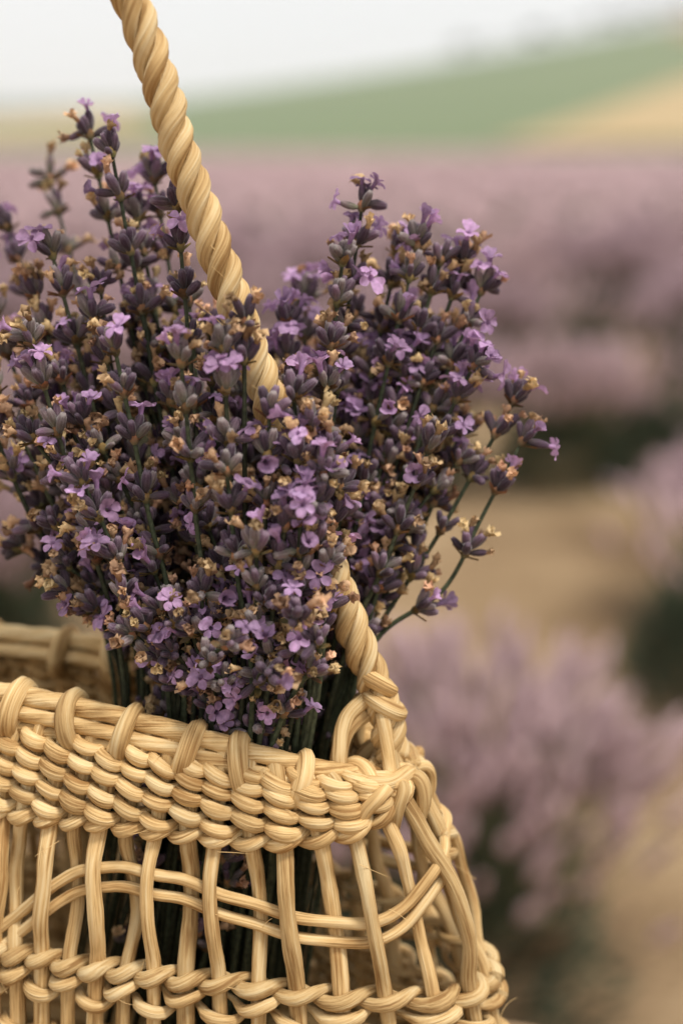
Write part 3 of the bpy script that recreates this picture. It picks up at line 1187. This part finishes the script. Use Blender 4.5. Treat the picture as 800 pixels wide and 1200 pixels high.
def sprig(root, ctrl, tip, nw, spacing, style, label, group, detail=True, scale=1.0, seed=0, srad=.00105, gap=None):
    rnd = random.Random(seed)
    pts = spline([root] + list(ctrl) + [tip], 60)
    e = link('lavender_sprig', None, loc=root)
    tag(e, label, 'lavender sprig', group)
    s = np.concatenate([[0], np.cumsum(np.linalg.norm(np.diff(pts, axis=0), axis=1))])
    rad = np.linspace(srad, srad * .55, len(pts))
    v, f, fb = sweep(pts - root, rad, sides=7, groove=.18, gk=4)
    link('stem', mesh('stem', v, f, M_STEM), e)
    T = unit(np.gradient(pts, axis=0))
    d = s[-1] - .0015
    for w in range(nw):
        if d < .02:
            break
        p = np.array([np.interp(d, s, pts[:, i]) for i in range(3)])
        t = np.array([np.interp(d, s, T[:, i]) for i in range(3)])
        W = axis_matrix(p - root, t, rnd.random() * 6.28)
        if detail:
            wo_ = link('whorl', rnd.choice(WHO), e, mat4=W)
            n = rnd.choice((6, 7, 8, 9)) if w < 3 else rnd.choice((4, 5, 6, 7))
            for M, c, kind, tm in whorl_children(rnd, style, n, w < 2, scale):
                link('calyx', rnd.choice(CAL[c]), wo_, mat4=M)
                NOBJ[0] += 1
                if kind == 'flower':
                    link('flower', rnd.choice(FLO), wo_, mat4=tm)
                    NOBJ[0] += 1
                elif kind:
                    link('withered_flower', rnd.choice(WIT), wo_, mat4=tm)
                    NOBJ[0] += 1
        else:
            link('whorl', rnd.choice(JOINED[style]), e, mat4=W)
        g = spacing * (0.62 + .13 * w) if gap is None else gap
        d -= g * rnd.uniform(.88, 1.15)
    return e


def root_for(s, y, rz=.738):
    return loc2w(np.array(s), np.array(y), np.array(rz))


def grow(px, py, dep, s, y, nw, spacing, style, label, group, detail=True, scale=1.0, seed=0, mids=None, bow=0.0):
    """a sprig rooted in the basket at (s, y) whose tip stands where the photo shows it"""
    dep = max(dep, .371)
    tip = at(px, py, dep)
    if s < .1058:
        s = .036 + .66 * s
    jr = random.Random(seed * 13 + 1)
    root = root_for(s * .8 + jr.uniform(-.016, .010), np.clip(y * .8 + jr.uniform(-.010, .010), -.022, .022), .738 + jr.uniform(-.006, .006))
    rimp = loc2w(np.array(s), np.array(y), np.array(.842))
    if mids is None:
        m = rimp * .45 + tip * .55
        m = m + np.array([bow, 0, .006 - abs(bow) * .2])
        ctrl = [rimp, m]
    else:
        ctrl = [rimp] + [at(*q) for q in mids]
    return sprig(root, ctrl, tip, nw, spacing, style, label, group, detail, scale, seed)


HERO = [
    # px, py, depth, s, y, whorls, spacing, style, label, options
    (130, 172, .402, .050, .004, 6, .0185, 'dark', 'tallest upright lavender sprig, dark purple buds with tan dry tips', {}),
    (104, 152, .420, .042, .012, 5, .0170, 'bloom', 'tall lavender sprig with a pale violet flower at its very tip', {}),
    (57, 205, .455, .026, .016, 5, .0190, 'grey', 'soft pale-budded lavender sprig standing clear above the bunch edge', {}),
    (8, 262, .445, .012, .012, 5, .0170, 'dark', 'dark-budded lavender sprig leaning out from the bunch edge', {}),
    (-22, 330, .425, .004, .006, 5, .0170, 'tan', 'tan-tipped lavender sprig furthest out along the basket rim', {}),
    (207, 236, .390, .060, -.004, 7, .0165, 'dark', 'lavender sprig touching the rope handle with a shrivelled dark tip', {}),
    (60, 292, .405, .030, .0, 6, .0165, 'bloom', 'lavender sprig with a cluster of open violet flowers near its top', {}),
    (180, 205, .425, .055, .016, 5, .0170, 'bloom', 'violet flowering sprig half hidden behind the rope handle', {}),
    (160, 250, .420, .050, .014, 6, .0165, 'bloom', 'violet flowering sprig between the tallest sprig and the rope', {}),
    (286, 372, .370, .080, -.016, 2, .0150, 'dark', 'small dark sprig head crossing in front of the rope handle', {}),
    (262, 402, .366, .078, -.018, 4, .0190, 'grey', 'pale grey-green sprig with spreading buds in front of the rope', {}),
    (212, 418, .370, .066, -.018, 4, .0175, 'grey', 'grey-green sprig with starry buds beside the rope', {}),
    (134, 404, .378, .050, -.014, 5, .0175, 'tan', 'sprig with a cream dried floret at its tip amid the violet flowers', {}),
    (265, 545, .366, .084, -.020, 3, .0190, 'tan', 'sprig with a long bare green stem below its tan-tipped whorl', {}),
    (335, 610, .372, .088, -.019, 4, .0170, 'bloom', 'sprig bearing large open violet flowers low in the bunch', {}),
    (385, 655, .380, .098, -.014, 5, .0140, 'grey', 'short pale sprig standing against the foot of the rope handle', {}),
    (345, 458, .376, .100, -.010, 5, .0150, 'tan', 'bushy tan sprig leaning across the rope where it enters the bunch', {}),
    (365, 495, .374, .103, -.010, 5, .0155, 'bloom', 'violet-dotted sprig lying across the rope in mid bunch', {}),
    (388, 525, .376, .105, -.009, 5, .0150, 'dark', 'dark sprig just clear of the rope on its outer side', {}),
    (398, 565, .377, .106, -.009, 4, .0150, 'tan', 'tan sprig hiding the rope above its bare foot', {}),
    (352, 600, .370, .100, -.011, 3, .0150, 'bloom', 'small violet sprig before the lowest hidden stretch of rope', {}),
    (380, 550, .372, .104, -.010, 4, .0145, 'grey', 'pale-budded sprig lying over the rope in mid bunch', {}),
    (316, 478, .373, .086, -.016, 4, .0165, 'tan', 'tan-tipped sprig crossing right over the rope above the violet flowers', {}),
    (350, 532, .373, .092, -.016, 4, .0165, 'dark', 'dark-budded sprig crossing over the lower stretch of rope', {}),
    (368, 585, .374, .096, -.016, 4, .0160, 'tan', 'tan and dark sprig covering the rope above its foot', {}),
    (300, 640, .366, .086, -.017, 4, .0170, 'grey', 'pale sprig with spreading lower whorls near the front rim', {}),
    (330, 545, .378, .090, -.012, 5, .0165, 'bloom', 'violet-flowered sprig just under the place where the rope dips into the bunch', {}),
    (35, 395, .385, .022, -.012, 5, .0180, 'grey', 'grey-green sprig with plump buds at the outer side of the bunch', {}),
    (95, 560, .380, .046, -.017, 5, .0165, 'bloom', 'flowering sprig low on the outer side of the bunch', {}),
    (75, 690, .400, .040, -.008, 3, .0150, 'tan', 'short sprig with tan dried florets bending out over the back rim', {}),
    (425, 236, .405, .092, .010, 8, .0160, 'bloom', 'sprig topped by several open violet flowers, highest beyond the rope', {}),
    (490, 282, .408, .100, .012, 7, .0160, 'bloom', 'sprig with one violet flower and a violet bud at its forked top', {}),
    (518, 300, .412, .101, .014, 7, .0165, 'tan', 'tan-tipped sprig between two flowering sprigs beyond the rope', {}),
    (545, 302, .412, .104, .014, 7, .0165, 'dark', 'dark-budded sprig at the outer edge of the clump beyond the rope', {}),
    (566, 335, .414, .106, .012, 7, .0170, 'bloom', 'sprig with a big violet flower facing outward beyond the rope', {}),
    (402, 300, .400, .090, .008, 7, .0165, 'grey', 'pale-budded sprig below the highest flowers beyond the rope', {}),
    (467, 290, .420, .096, .016, 7, .0170, 'dark', 'dark sprig filling the top of the clump beyond the rope', {}),
    (336, 372, .415, .082, .014, 6, .0165, 'bloom', 'flowering sprig rising close behind the rope handle', {}),
    (358, 345, .435, .086, .020, 6, .0165, 'bloom', 'soft violet sprig deep behind the rope handle', {}),
    (388, 398, .396, .092, .006, 7, .0165, 'tan', 'tan and purple sprig in front of the clump beyond the rope', {}),
    (342, 450, .396, .088, .006, 6, .0150, 'tan', 'bushy tan-tipped sprig hugging the rope beyond it', {}),
    (556, 425, .408, .106, .010, 6, .0160, 'bloom', 'flowering sprig midway down the outer edge of the far clump', {}),
    (604, 465, .412, .108, .012, 5, .0180, 'dark', 'dark sprig with a dry tan floret reaching out over the field', {'mids': [(520, 615, .413)]}),
    (614, 512, .408, .112, .010, 4, .0250, 'bloom', 'long curved sprig bending far out over the field with violet flowers', {'mids': [(445, 745, .412), (520, 690, .410), (565, 605, .409)]}),
    (505, 520, .402, .106, .008, 5, .0170, 'tan', 'tan-tipped sprig leaning outward low in the far clump', {'mids': [(455, 650, .405)]}),
    (470, 600, .410, .110, .012, 4, .0160, 'tan', 'low leaning sprig above the handle end with tan tips', {'mids': [(440, 700, .41)]}),
]
GH = 'lavender sprigs in the basket'
for i, h in enumerate(HERO):
    px, py, dep, s, y, nw, sp, st_, lab, opt = h
    grow(px, py, dep, s, y, nw, sp, st_, lab, GH, True, 1.0, 500 + i, **opt)


def inside(poly, x, y):
    c = False
    for i in range(len(poly)):
        (x1, y1), (x2, y2) = poly[i], poly[i - 1]
        if (y1 > y) != (y2 > y) and x < (x2 - x1) * (y - y1) / (y2 - y1) + x1:
            c = not c
    return c


LEFT = [(-40, 360), (30, 330), (110, 290), (200, 310), (270, 400), (330, 520), (385, 640), (392, 740), (340, 800), (210, 775), (135, 720), (80, 590), (30, 520), (-40, 470)]
RIGHT = [(330, 420), (420, 320), (540, 350), (585, 480), (560, 560), (500, 600), (455, 640), (425, 700), (345, 520)]
LOOK = {'bloom': 'with open violet flowers among purple buds', 'tan': 'with tan dried florets among purple buds',
        'grey': 'with plump grey-green buds and few flowers', 'dark': 'with dark purple buds and few flowers'}
pts_used = [(h[0], h[1]) for h in HERO]
cnt = 0
rnd = random.Random(21)
for side, poly, goal, gapmin in (('L', LEFT, 33, 37), ('R', RIGHT, 20, 31)):
    made = tries = 0
    while made < goal and tries < 6000:
        tries += 1
        x = rnd.uniform(min(p[0] for p in poly), max(p[0] for p in poly))
        y = rnd.uniform(min(p[1] for p in poly), max(p[1] for p in poly))
        if not inside(poly, x, y):
            continue
        if any((x - a) ** 2 + (y - b) ** 2 < gapmin ** 2 for a, b in pts_used):
            continue
        pts_used.append((x, y))
        made += 1
        if side == 'L':
            fy = (y - 300) / 480                        # low tips stand at the front of the basket
            dep = .411 - .028 * fy + rnd.uniform(-.006, .008)
            s = .010 + .088 * np.clip((x + 30) / 420, 0, 1)
            yy = np.clip(.016 - .036 * fy, -.016, .016) + rnd.uniform(-.003, .002)
            dep -= .010 * (x > 250)
            part = 'inside the handle loop'
        else:
            fy = (y - 320) / 380
            dep = .422 - .018 * fy + rnd.uniform(-.004, .012)
            s = .082 + .030 * np.clip((x - 340) / 240, 0, 1)
            yy = .018 - .010 * fy + rnd.uniform(-.002, .003)
            part = 'beyond the rope'
        st_ = rnd.choice(('bloom', 'tan', 'tan', 'grey', 'dark', 'tan', 'bloom'))
        tall = 'tall' if fy < .3 else 'mid-height' if fy < .62 else 'short'
        lab = '%s lavender sprig %s, %s' % (tall, LOOK[st_], part)
        grow(x, y, dep, s, yy, rnd.choice((5, 6, 7)), rnd.uniform(.0165, .0205), st_, lab, lab.replace('sprig', 'sprigs', 1), True, rnd.uniform(.82, 1.08), 900 + cnt, bow=rnd.uniform(-.006, .006))
        cnt += 1
for i in range(15):
    x, y = (150 + 18 * i, 690 + 52 * rnd.random() + .12 * 18 * i) if i < 12 else ((62, 612), (74, 660), (96, 712))[i - 12]
    st_ = rnd.choice(('grey', 'tan', 'dark', 'bloom'))
    if i < 12:
        lab = 'stubby lavender sprig %s, just above the front rim' % LOOK[st_]
    else:
        lab = ('low lavender sprig leaning out above the back rim', 'low lavender sprig drooping towards the back rim', 'lowest lavender sprig touching the back rim side of the bunch')[i - 12]
    grow(x, y, .388 if i < 12 else .402, (x + 30) / 420 * .088 + .010, -.015 if i < 12 else .004, 3, .0165, st_, lab,
         lab.replace('sprig', 'sprigs', 1) if i < 12 else GH, True, rnd.uniform(.85, 1.0), 7000 + i)
# sprigs buried behind those, seen only through the gaps
for i in range(70):
    sd_ = 'L' if i < 44 else 'R'
    if sd_ == 'L':
        x, y = rnd.uniform(20, 330), rnd.uniform(380, 640)
        y = max(y, 330 + max(0, (x - 200)) * .9)
        dep, s, yy = rnd.uniform(.415, .435), .015 + .085 * x / 360, rnd.uniform(.006, .02)
    else:
        x, y = rnd.uniform(380, 520), rnd.uniform(380, 560)
        dep, s, yy = rnd.uniform(.425, .45), .086 + .026 * (x - 340) / 200, rnd.uniform(.012, .022)
    st_ = rnd.choice(('dark', 'dark', 'dark', 'dark', 'tan'))  # mostly dark bud colours, deepening the shade inside the bunch
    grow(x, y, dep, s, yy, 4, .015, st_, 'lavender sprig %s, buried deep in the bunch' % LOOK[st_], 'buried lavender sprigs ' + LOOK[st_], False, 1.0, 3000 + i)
print('sprigs', len(HERO) + cnt + 70, 'pieces', NOBJ[0])

# ------------------------------------------------------------------ haze
def haze():
    x0, x1, y0, y1, z0, z1 = -2600, 2600, -320, 6100, -5, 80
    V = [(x, y, z) for z in (z0, z1) for y in (y0, y1) for x in (x0, x1)]
    F = [(0, 2, 3, 1), (4, 5, 7, 6), (0, 1, 5, 4), (2, 6, 7, 3), (0, 4, 6, 2), (1, 3, 7, 5)]
    m = bpy.data.materials.new('haze_air')
    m.use_nodes = True
    n = m.node_tree.nodes
    n.clear()
    v = n.new('ShaderNodeVolumePrincipled')
    v.inputs['Color'].default_value = (0.98, 0.98, 1.0, 1)
    v.inputs['Density'].default_value = 0.0004
    o = n.new('ShaderNodeOutputMaterial')
    m.node_tree.links.new(v.outputs[0], o.inputs['Volume'])
    tag(link('haze', mesh('haze', np.array(V, float), F, m, smooth=False)), 'thin pale haze in the air over the fields', 'haze', None, 'stuff')


haze()
